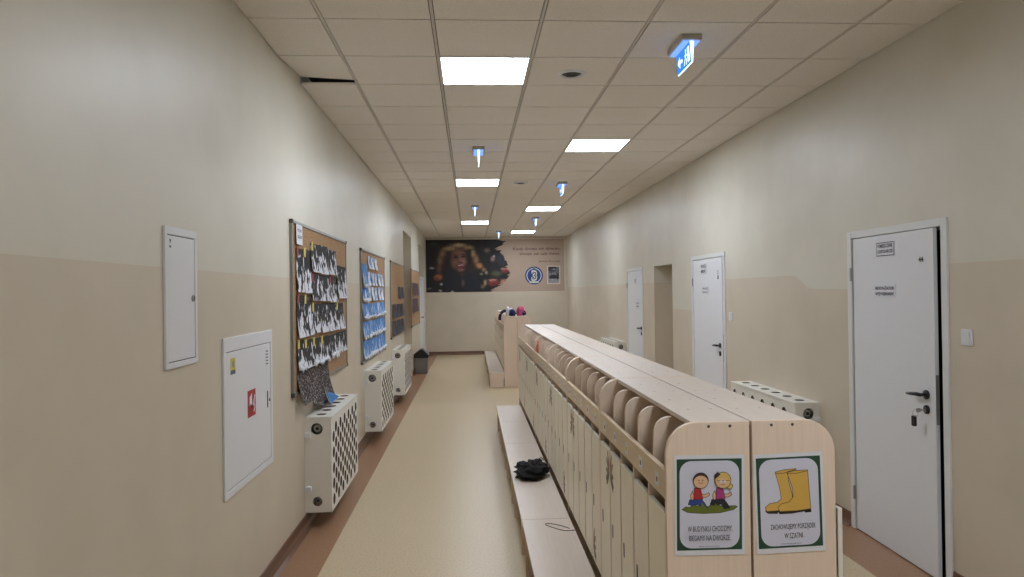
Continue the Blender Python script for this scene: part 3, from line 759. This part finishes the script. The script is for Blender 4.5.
# ------------------------------------------------------------------ litter bin
e = tag(empty('litter_bin', (-1.035, 14.62, 0)), 'grey litter bin with black peaked lid against the left wall', 'litter bin')
mb = MB(); a, b = (-.125, -.10), (.125, .10)
def frust(z0, s0, z1, s1, m):
    vs = [(x*s, y_*s, z) for z, s in ((z0, s0), (z1, s1)) for x, y_ in ((-.14, -.15), (.14, -.15), (.14, .15), (-.14, .15))]
    mb.add(vs, [(0, 3, 2, 1), (4, 5, 6, 7), (0, 1, 5, 4), (1, 2, 6, 5), (2, 3, 7, 6), (3, 0, 4, 7)], m)
frust(0, .85, .33, 1.0, m_binbody); mb.build('bin_body', e, bevel=.012)
mb = MB(); mb.prism([(-.15, .325), (.15, .325), (.155, .38), (.04, .50), (-.02, .50), (-.155, .40)], lambda p, q, t: (p, t, q), -.16, .16, m_black); mb.build('bin_lid', e, bevel=.012)
mb = MB(); mb.prism([(-.0, .508), (.045, .508), (.155, .40), (.135, .40)], lambda p, q, t: (p, t, q), -.13, .13, m_binbody); mb.build('lid_flap', e)

# ------------------------------------------------------------------ cork boards and pictures
def board(y0, y1, z0, z1, label):
    e = tag(empty('cork_board', (XL, y0, z0)), label, 'cork board', 'framed cork boards on the left wall'); W, H = y1-y0, z1-z0
    mb = MB(); mb.box((.002, .015, .015), (.012, W-.015, H-.015), m_cork); mb.build('cork_sheet', e)
    mb = MB(); f = .022
    mb.box((0, f, 0), (.02, W-f, f), m_alu); mb.box((0, f, H-f), (.02, W-f, H), m_alu); mb.box((0, 0, f), (.02, f, H-f), m_alu); mb.box((0, W-f, f), (.02, W, H-f), m_alu); mb.build('board_frame', e, bevel=.003)
    for y_ in (0, W-f):
        for z_ in (0, H-f):
            mb = MB(); mb.box((-.0, y_-.003, z_-.003), (.024, y_+f+.003, z_+f+.003), m_darkgrey); mb.build('corner_cap', e, bevel=.003)
board(4.683, 6.70, .975, 2.147, 'large cork board of black and white pictures, nearest the camera')
board(7.60, 9.64, .89, 2.143, 'cork board full of blue and white pictures, second along the left wall')
board(10.40, 12.46, .98, 2.140, 'cork board with dark pictures in its lower half, third along the left wall')
board(13.98, 16.15, .975, 2.145, 'cork board with two dark pictures, farthest along the left wall')
rnd = random.Random(3)
def sheet(name, y0, y1, ztop, zbot, mat, label, group, note=None, cotton=False, curl=.02, cat='picture', x=.016):
    W, H = y1-y0, ztop-zbot; mb = MB(); nz = 8; k_ = rnd.uniform(.5, 1.2)*curl; tw = rnd.uniform(-.003, .003)
    vs = []
    for j in range(nz+1):
        t = j/nz
        for i in range(3): vs.append((k_*t*t+abs(i-1)*.003*k_/.02*t, W*i/2+tw*t, -H*t))
    mb.add(vs, [(j*3+i, j*3+i+1, (j+1)*3+i+1, (j+1)*3+i) for j in range(nz) for i in range(2)], mat)
    o = mb.build(name, solid=.0012, loc=(XL+x, y0, ztop)); tag(o, label, cat, group)
    if note:
        mb = MB(); mb.box((.001, W*.1, -.055), (.004, W*.1+.05, .01), note); mb.build('name_note', o)
    if cotton:
        mb = MB()
        for q in range(4): blob(mb, (k_+.006, W*(q+.5+rnd.uniform(-.12, .12))/4+tw, -H+.008+rnd.uniform(-.006, .012)), (.010, W*rnd.uniform(.07, .12), rnd.uniform(.014, .03)), m_cotton, rnd.randint(0, 99), .9, 3.5, 10, 7, False)
        mb.build('cotton_trim', o, smooth=True)
    return o
bw = 'black sheets with white painted figures'
notes = {'r': m_red, 'y': m_yellow, None: None}
rows1 = [
 ('tall top left row', [(4.785, 4.975, 1.965, 1.665, 'r', 0), (4.985, 5.20, 1.97, 1.66, 'y', 0)]),
 ('top row', [(5.215, 5.51, 2.03, 1.815, 'y', 0), (5.52, 5.83, 2.035, 1.81, None, 0), (5.84, 6.18, 2.02, 1.815, None, 0)]),
 ('right edge pair', [(6.20, 6.41, 1.905, 1.612, None, 0), (6.42, 6.66, 1.90, 1.612, None, 0)]),
 ('second row', [(5.22, 5.51, 1.80, 1.60, 'r', 0), (5.52, 5.85, 1.80, 1.597, None, 0), (5.86, 6.18, 1.80, 1.585, 'r', 0)]),
 ('tall lower left pair', [(4.785, 4.975, 1.645, 1.355, 'r', 0), (4.985, 5.20, 1.64, 1.355, 'y', 0)]),
 ('third row', [(5.22, 5.51, 1.58, 1.36, 'y', 0), (5.52, 5.82, 1.58, 1.35, None, 0), (5.83, 6.14, 1.575, 1.345, None, 0), (6.15, 6.50, 1.57, 1.34, 'y', 0)]),
 ('bottom row', [(4.785, 4.975, 1.335, 1.135, 'y', 1), (4.985, 5.23, 1.325, 1.13, 'y', 0), (5.24, 5.51, 1.32, 1.125, 'y', 1), (5.52, 5.82, 1.315, 1.12, 'y', 1), (5.83, 6.14, 1.31, 1.13, None, 1), (6.15, 6.64, 1.315, 1.13, None, 0)])]
cardinals = ['leftmost', 'second from left', 'third from left', 'fourth from left', 'fifth from left', 'sixth from left']
for words, items in rows1:
    for i, (a, b, zt, zb, nt_, ct) in enumerate(items):
        sheet('painted_sheet', a, b, zt, zb, m_art_black, 'black sheet with white paint on nearest cork board, %s, %s' % (words, cardinals[i]), bw, notes[nt_], bool(ct))
for i, (a, b, zt, zb) in enumerate([(4.785, 5.04, 1.125, .90), (5.05, 5.28, 1.12, .86), (5.29, 5.53, 1.115, .815), (5.54, 5.80, 1.11, .82)]):
    sheet('speckled_sheet', a, b, zt, zb, m_art_brown, 'dark brown speckled sheet hanging below the nearest cork board, %s' % cardinals[i], 'speckled sheets below the nearest cork board', None, i > 0 and False, .05)
mb = MB(); mb.add([(0, 0, 0), (.0, .20, -.025), (.02, .41, -.088), (.02, .07, -.095)], [(0, 1, 2, 3)], plain('bright_blue_paper', (58, 124, 186), .7))
tag(mb.build('blue_paper', solid=.0015, loc=(XL+.085, 5.38, .905)), 'bright blue paper scrap at the foot of the brown speckled sheets', 'paper')
# heading notice on the nearest board
e = sheet('notice', 4.775, 4.945, 2.125, 1.99, m_paper, 'white heading notice in the top left corner of the nearest cork board', None, None, False, .004, 'notice', .024)
mb = MB()
put_text(mb, 'WITAMY', .02, -.05, .12, .022, lambda p, q: (.003, p, q), m_slate, bold=.02); put_text(mb, 'GRUPA', .02, -.095, .12, .022, lambda p, q: (.004, p, q), m_ink, bold=.02)
mb.build('lettering', e)
# blue board
g2 = 'small pale blue and white pictures on the second board'
def grid(words, ys, w_, zt, zb, mat, g, cot, name='picture_sheet', col='small blue and white picture', bd='second'):
    for i, y_ in enumerate(ys):
        sheet(name, y_, y_+w_, zt-.004*(i % 3), zb, mat, '%s on the %s cork board, %s, %s' % (col, bd, words, cardinals[i]), g, None, cot)
grid('top row', [8.08, 8.36, 8.64], .20, 2.09, 1.94, m_art_pale, g2, False)
grid('second row', [8.08, 8.36, 8.64, 8.93, 9.22], .20, 1.905, 1.75, m_art_pale, g2, False)
grid('third row', [8.08, 8.36, 8.64, 8.93, 9.22], .20, 1.735, 1.57, m_art_pale, g2, False)
grid('left column, upper', [7.66], .38, 1.98, 1.735, m_art_blue, g2, True)
grid('left column, lower', [7.66], .38, 1.72, 1.57, m_art_blue, g2, True)
ys6 = [7.66, 8.04, 8.42, 8.80, 9.18]
grid('fourth row', ys6, .37, 1.545, 1.375, m_art_blue, g2, True)
grid('fifth row', ys6, .37, 1.345, 1.165, m_art_blue, g2, True)
grid('bottom row', ys6, .37, 1.135, .935, m_art_blue, g2, True)
g3 = 'dark pictures on the third board'
grid('upper row', [11.40, 11.88], .40, 1.765, 1.57, m_art_navy, g3, False, col='dark navy picture', bd='third')
grid('middle row', [10.55, 11.15, 11.75], .50, 1.49, 1.28, m_art_navy, g3, False, col='dark navy picture', bd='third')
grid('bottom row', [10.55, 11.15, 11.75], .50, 1.235, 1.02, m_art_navy, g3, False, col='dark navy picture', bd='third')
sheet('picture_sheet', 14.22, 15.66, 1.87, 1.61, m_art_maroon, 'upper dark maroon picture on the farthest cork board', 'dark pictures on the farthest board')
sheet('picture_sheet', 14.18, 15.60, 1.55, 1.27, m_art_maroon, 'lower dark maroon picture on the farthest cork board', 'dark pictures on the farthest board')

# ------------------------------------------------------------------ posters on the locker end panels
PC = {k_: plain('poster_'+k_, c, .55, .03) for k_, c in dict(paper=(218, 218, 222), card=(206, 206, 220), green=(28, 66, 46), skin=(222, 178, 140), hair=(64, 44, 40), blond=(214, 180, 96), shirt=(176, 36, 44), magenta=(168, 54, 120), jeans=(40, 66, 140), trousers=(34, 32, 48), grass=(104, 116, 38), boot=(210, 168, 78), line=(40, 30, 26), bow=(66, 28, 48)).items()}
def poster(x0, z0, tilt, label, draw):
    W, H = .223, .312; mb = MB()
    ly = [0]
    def fn(p, q): return (p, -.0004-ly[0]*.00012, q)
    def P(pts, k_): ly[0] += 1; mb.poly([p for p in pts], fn, PC[k_])
    mb.box((0, -.0003, 0), (W, 0, H), PC['paper'])
    P([(.007, .016), (W-.009, .016), (W-.009, H-.012), (.007, H-.012)], 'green')
    P(rrect(.016, .022, W-.017, H-.018, .038), 'card')
    def SP(pts, k_, o=.0016):    # outlined shape
        P(pts, k_); ly[0] += 1; n = len(pts); w_ = min(o, .0016)
        for i in range(n):
            a, b = pts[i], pts[(i+1) % n]; l = math.hypot(b[0]-a[0], b[1]-a[1])
            if l < 1e-6: continue
            ex, ey = (b[0]-a[0])/l*w_*.4, (b[1]-a[1])/l*w_*.4
            mb.poly(stroke([(a[0]-ex, a[1]-ey), (b[0]+ex, b[1]+ey)], w_), fn, PC['line'])
    def TX(t, x, y_, w_, h_): ly[0] += 1; put_text(mb, t, x, y_, w_, h_, fn, m_ink, bold=0)
    draw(P, SP, TX)
    o = mb.build('poster', loc=(x0, NEAR_Y-.0016, z0)); o.rotation_euler = (0, tilt, 0)
    tag(o, label, 'poster', 'green-bordered posters on the locker ends')
U = .223/73.   # poster pixel
def kids(P, SP, TX):
    X = lambda x: (x-674.5)*.00305; Yv = lambda y_: (558-y_)*.00305
    S_ = lambda pts: [(X(a), Yv(b)) for a, b in pts]
    SP(S_([(682, 511), (686, 508), (690, 509), (694, 505), (698, 508), (702, 505), (706, 509), (710, 508), (716, 504), (722, 508), (730, 508), (738, 508), (740, 509), (736, 512), (722, 515), (704, 515.5), (688, 514)]), 'grass')
    for ox, shirt, leg in ((0, 'shirt', 'jeans'), (23, 'magenta', 'trousers')):
        SP(S_([(688.5+ox, 506), (690+ox, 501), (697+ox, 500), (702+ox, 500), (706+ox, 505), (709+ox, 510), (703+ox, 511), (700+ox, 506), (694+ox, 507)]), leg)
        SP(S_([(693+ox, 492), (690.5+ox, 497), (692+ox, 501.5), (696+ox, 501)]), 'skin')
        SP(S_([(699+ox, 494.5), (706+ox, 496), (710+ox, 494), (711+ox, 496.5), (707+ox, 499), (700+ox, 498)]), 'skin')
        SP(S_([(695+ox, 489), (701+ox, 489), (704+ox, 500.5), (694+ox, 501)]), shirt)
    P(S_([(700, 511), (703, 504), (706, 508), (709, 511)]), 'grass'); P(S_([(690, 512), (694, 507), (698, 511)]), 'grass'); P(S_([(712, 512), (717, 505), (721, 511)]), 'grass')
    c = (X(701.5), Yv(481.5))
    SP(ell(c[0], c[1], .0245, .0245, 24), 'hair'); P(ell(c[0], c[1]-.004, .0225, .0195, 24), 'skin')
    P(stroke([(c[0]-.007, c[1]-.006), (c[0], c[1]-.009), (c[0]+.007, c[1]-.006)], .0015), 'line'); P(ell(c[0]-.006, c[1]+.001, .0022, .002, 8), 'line'); P(ell(c[0]+.006, c[1]+.001, .0022, .002, 8), 'line')
    c = (X(724.5), Yv(481.5))
    SP(S_([(731, 484), (735, 487), (733, 491), (728, 489)]), 'blond')
    SP(ell(c[0], c[1], .0255, .0255, 24), 'blond'); P(ell(c[0]-.001, c[1]-.008, .020, .015, 24), 'skin')
    P(stroke([(c[0]-.018, c[1]-.001), (c[0]+.021, c[1]-.001)], .0014), 'line'); P(ell(c[0]-.006, c[1]-.004, .0045, .004, 10), 'card'); P(ell(c[0]+.006, c[1]-.004, .0045, .004, 10), 'card')
    P(stroke([(c[0]-.006, c[1]-.012), (c[0], c[1]-.015), (c[0]+.006, c[1]-.012)], .0014), 'line')
    P(S_([(715.5, 476), (719, 472.5), (722, 475.5), (719, 478), (716, 480)]), 'bow')
    TX('W BUDYNKU CHODZIMY,', .040, .0755, .142, .0175); TX('BIEGAMY NA DWORZE.', .044, .0470, .132, .0175)
    TX('WWW.PRZEDSZKOLE.PL', .075, .0265, .066, .0040)
def boots(P, SP, TX):
    X = lambda x: (x-756.5)*.00305; Yv = lambda y_: (556-y_)*.00305
    S_ = lambda pts: [(X(a), Yv(b)) for a, b in pts]
    P(S_([(767, 511), (780, 512), (780, 515.5), (770, 515), (767, 513)]), 'line')
    SP(S_([(778.5, 472.5), (788, 470.5), (801, 470), (799, 474), (792, 480), (796, 497), (796, 512), (768, 512.5), (767, 508), (772, 504.5), (780, 503.5), (784, 500), (783, 490)]), 'boot', .003)
    P(S_([(779, 512.5), (815, 511), (815.5, 515.5), (809, 515.8), (808, 514.5), (795, 516), (782, 516)]), 'line')
    SP(S_([(791, 473.5), (800, 471.8), (813, 471.8), (814, 492), (815, 512), (800, 513.3), (782, 513.3), (780, 509), (784, 505.5), (792, 504), (796.5, 499), (796, 489)]), 'boot', .003)
    P(stroke(S_([(791, 474.5), (800, 474.8), (813, 472.8)]), .0016), 'line'); P(stroke(S_([(778.5, 473.8), (787, 474), (800, 470.8)]), .0016), 'line')
    TX('ZACHOWUJEMY PORZĄDEK', .046, .0745, .146, .0165); P(stroke([(.1675, .0745), (.1655, .0725), (.1660, .0705), (.1685, .0705)], .0011), 'line'); TX('W SZATNI.', .090, .0455, .062, .0170)
    TX('WWW.PRZEDSZKOLE.PL', .077, .0265, .068, .0040)
poster(.6235, .8165, .010, 'green-bordered poster of two running cartoon children with Polish text', kids)
poster(.885, .812, -.022, 'green-bordered poster of yellow rubber boots with Polish text', boots)

# ------------------------------------------------------------------ mural on the end wall
MX0, MX1, MZ0, MZ1 = -1.186, 2.53, 1.675, 3.08
mural = tag(empty('wall_mural', (MX0, YE, MZ0)), 'wide printed mural of a laughing curly-haired child with beige text panel', 'mural')
MW, MH = MX1-MX0, MZ1-MZ0
m_mbg = plain('mural_beige', (178, 157, 139), .6, .05, 3); m_mtext = plain('mural_ink', (84, 56, 56), .6); m_mframe = plain('mural_cream', (222, 206, 196), .6); m_mblue = plain('mural_blue', (44, 62, 128), .6); m_mwhite = plain('mural_white', (214, 222, 206), .6)
mb = MB(); mb.box((0, -.004, 0), (MW, 0, MH), m_mbg); mb.build('backing_print', mural)
def attrmat():
    m, nt, b = nmat('printed_photo'); a = nt.nodes.new('ShaderNodeVertexColor'); a.layer_name = 'print'
    n = N(nt, 'ShaderNodeTexNoise'); n.inputs['Scale'].default_value = 40
    dk = nt.nodes.new('ShaderNodeMix'); dk.data_type = 'RGBA'; dk.blend_type = 'MULTIPLY'; dk.inputs[0].default_value = .25
    nt.links.new(a.outputs[0], dk.inputs[6]); nt.links.new(n.outputs[0], dk.inputs[7])
    nt.links.new(dk.outputs[2], b.inputs['Base Color']); b.inputs['Roughness'].default_value = .55
    return m
m_print = attrmat()
def painted_grid(name, parent, x0, x1, z0, z1, yoff, nx, nz, colf):
    vs = [(x0+(x1-x0)*i/nx, yoff, z0+(z1-z0)*j/nz) for j in range(nz+1) for i in range(nx+1)]
    fs, = [[(j*(nx+1)+i, j*(nx+1)+i+1, (j+1)*(nx+1)+i+1, (j+1)*(nx+1)+i) for j in range(nz) for i in range(nx)]]
    cols = [colf(i/nx, 1-j/nz) for j in range(nz+1) for i in range(nx+1)]
    keep = [f for f in fs if all(cols[k_] is not None for k_ in f)]
    me = bpy.data.meshes.new(name); me.from_pydata(vs, [], keep); me.materials.append(m_print)
    at = me.color_attributes.new('print', 'FLOAT_COLOR', 'POINT')
    for k_, c in enumerate(cols): at.data[k_].color = lin(c if c else (0, 0, 0))
    o = bpy.data.objects.new(name, me); COL.objects.link(o); o.parent = parent
    md = o.modifiers.new('solidify', 'SOLIDIFY'); md.thickness = .002
    return o
blobs = [  # centre and radii in ninetieths of the picture, colour, hardness
 (8, 4, 5, 3.5, (46, 54, 56), 1), (29, 17, 17, 15, (74, 50, 38), 1.6), (43, 27, 10, 13, (52, 38, 34), 1.6),
 (24, 9, 8, 2.6, (176, 146, 112), 1.4), (33, 5.5, 8, 2.2, (196, 170, 138), 1.4), (42, 8, 6, 2.4, (160, 132, 100), 1.4), (17, 14, 4, 4, (150, 116, 86), 1.3), (14, 21, 3.2, 5, (132, 98, 76), 1.2),
 (13, 29, 3, 4.5, (110, 76, 60), 1.2), (47, 14, 2.8, 4.5, (176, 146, 110), 1.4), (50, 20, 3, 5, (168, 128, 90), 1.3), (53, 26, 3.6, 3, (204, 142, 90), 1.5),
 (23, 18, 4.5, 6, (44, 32, 30), 1.2), (42, 19, 3, 8, (34, 28, 30), 1.6), (22, 29, 5, 8, (28, 24, 28), 1.6),
 (32.5, 20, 8.2, 11.5, (118, 80, 72), 3), (33, 13.5, 6, 3.5, (140, 100, 84), 1.4), (37, 21.5, 3.2, 3, (170, 122, 108), 1.4), (29, 23, 2.8, 3, (138, 92, 80), 1.4), (34, 20, 1.3, 3, (160, 112, 96), 1.4),
 (29.7, 17.3, 2.3, 1.0, (34, 22, 24), 2.5), (37.2, 16.8, 2.0, .9, (34, 22, 24), 2.5), (29.6, 15.2, 2.8, .5, (60, 40, 36), 2), (37.4, 14.8, 2.6, .5, (60, 40, 36), 2), (34.6, 22.6, 1.8, .6, (84, 48, 46), 2),
 (34.4, 25.9, 4.6, 1.9, (132, 36, 44), 3), (34.5, 25.3, 3.5, .8, (214, 190, 184), 3.5), (35, 30, 3.2, 1.2, (160, 110, 96), 1.5),
 (36, 35, 3.2, 2.6, (84, 58, 52), 1.4), (25, 41, 10, 11, (20, 22, 36), 3), (44, 42, 10, 11, (26, 30, 46), 3), (36.5, 43, 1.8, 4, (96, 80, 68), 1.6),
 (6, 28, 3, 1.2, (150, 152, 150), 1.5), (12, 37, 4.6, 3.4, (178, 100, 66), 2), (10.5, 38.6, 2, 1.6, (130, 60, 44), 1.5), (15, 44, 1.6, 1.3, (180, 178, 176), 1.8), (14, 50.5, 2, 1.2, (176, 168, 160), 1.8), (3, 48, 3, .9, (124, 114, 108), 1.5), (26, 51.5, 1.8, .9, (190, 180, 170), 2),
 (61, 11, 3.2, 2.6, (112, 92, 88), 1.5), (66.5, 19.5, 2.4, 3, (156, 122, 116), 1.6), (68, 17, 1.4, 1.1, (190, 182, 178), 1.8), (57.5, 30, 2.6, 2.2, (158, 118, 86), 1.6), (60, 33, 1.8, 1.8, (170, 160, 130), 1.8), (55, 34, 1.8, 1.5, (144, 136, 110), 1.8), (70, 34, 6, 3.2, (88, 90, 66), 1.6),
 (79, 31, 4.4, 2.8, (150, 60, 52), 2.2), (78, 29.3, 3.6, .9, (190, 142, 126), 1.6), (81, 32.5, 2, 1, (90, 30, 34), 1.6), (67, 43.5, 6, 3, (150, 56, 44), 2.2), (66, 40.4, 4.8, 1.3, (204, 142, 120), 1.8), (68, 44.5, 3, 1.1, (96, 30, 28), 1.6),
 (58.5, 43, 2, 3.3, (176, 156, 118), 1.8), (56, 47, 2.4, 2.2, (124, 100, 70), 1.6), (77, 42, 4, 2.8, (190, 128, 106), 2), (75, 20, 5.5, 7, (40, 44, 54), 2)]
def photo(u, v):
    px, py = u*90, v*52
    # ragged brush edge at the right of the picture
    kn = [(0, 74), (2, 80), (4, 77), (6, 79), (8, 74), (10, 72), (14, 76), (20, 79), (25, 82), (28, 80), (33, 84), (38, 82), (42, 78), (46, 73), (49, 69), (52, 64)]
    for (a, ea), (b, eb) in zip(kn, kn[1:]):
        if a <= py <= b: ed = ea+(eb-ea)*(py-a)/(b-a); break
    else: ed = 64
    ed += 3.2*noise.noise(Vector((px*.06, (py+px*.45)*1.1, 0)))*(1.6 if py < 12 or py > 44 else .7)
    if px > ed:
        if 24 < py < 48 and px < ed+8 and noise.noise(Vector((px*2.3, py*2.3, 4))) > .12+(px-ed)*.03: return (120, 78, 64)
        return None
    c = [14, 14, 19]; nn = noise.noise(Vector((px*.16, py*.16, 2)))
    if px > 54: c = [24+nn*16, 24+nn*14, 27+nn*14]
    wx = px+.7*noise.noise(Vector((px*.5, py*.5, 9))); wy = py+.7*noise.noise(Vector((px*.35, py*.35, 17)))
    for (bx, by, rx, ry, col, hd) in blobs:
        d = ((wx-bx)/rx)**2+((wy-by)/ry)**2
        if d < 3:
            a = min(1, math.exp(-(d**hd))*1.05)
            c = [x*(1-a)+y_*a for x, y_ in zip(c, col)]
    # curls of hair and bokeh grain
    t = noise.noise(Vector((px*.9, py*.9, 5)))
    k_ = 1+.16*t
    return tuple(max(4, min(235, x*k_)) for x in c)
painted_grid('printed_photo', mural, 0, 2.42, 0, MH, -.006, 260, 150, photo)
def portrait(u, v):
    n_ = noise.noise(Vector((u*4, v*4, 3)))
    c = 120+40*n_
    if v < .25 and u < .75: c = 50+40*n_
    if ((u-.5)/.34)**2+((v-.42)/.3)**2 < 1: c = 130+70*noise.noise(Vector((u*6, v*7, 1)))
    if ((u-.45)/.36)**2+((v-.62)/.14)**2 < 1: c = 48
    if .2 < v < .3 and .1 < u < .7: c = 38
    if v > .74: c = 165+30*n_
    if ((u-.85)/.1)**2+((v-.6)/.2)**2 < 1: c = 46
    c = max(20, min(220, c)); return (c, c, c+6)
pxm = 1/37.2
fx = lambda px: (px-425.3)*pxm; fz = lambda py: (292.0-py)*pxm
mb = MB(); mb.box((fx(546.3), -.006, fz(285)), (fx(559.3), -.004, fz(266.8)), m_mframe); fr = mb.build('portrait_border', mural)
painted_grid('portrait_print', mural, fx(547.2), fx(558.5), fz(284.2), fz(267.6), -.008, 24, 36, portrait)
FN = lambda d: (lambda p, q: (p, -.0045-d, q))
mb = MB(); cx, cz = fx(533), fz(276.3); R = 9.0*pxm
mb.poly(ell(cx, cz, R, R, 40), FN(.0005), m_mblue); mb.poly(ell(cx, cz, R*.84, R*.84, 40), FN(.001), m_mwhite); mb.poly(ell(cx, cz, R*.76, R*.76, 40), FN(.0015), m_mblue)
mb.poly([(cx-R*.5, cz-R*.82), (cx+R*.5, cz-R*.82), (cx+R*.5, cz-R*.66), (cx-R*.5, cz-R*.66)], FN(.002), m_mwhite)
mb.poly(ell(cx, cz+R*.86, R*.16, R*.1), FN(.002), plain('emblem_green', (96, 108, 60), .6))
put_text(mb, '3', cx-R*.30, cz-R*.52, R*.66, R*1.08, FN(.0025), m_mwhite, bold=.06); put_text(mb, '3', cx-R*.22, cz-R*.44, R*.5, R*.92, FN(.003), plain('emblem_brown', (112, 92, 48), .6), bold=-.0)
mb.build('emblem', mural)
mb = MB()
put_text(mb, 'Kiedy śmieje się dziecko,', fx(511.8), fz(250.6), 48.2*pxm, 2.7*pxm, FN(.001), m_mtext, shear=.25, bold=.01)
put_text(mb, 'śmieje się cały świat.', fx(518.5), fz(255.6), 41*pxm, 2.7*pxm, FN(.001), m_mtext, shear=.25, bold=.01)
put_text(mb, 'Janusz Korczak', fx(537.5), fz(262.8), 22.3*pxm, 1.7*pxm, FN(.001), m_mtext, shear=.25, bold=.01)
mb.build('lettering', mural)
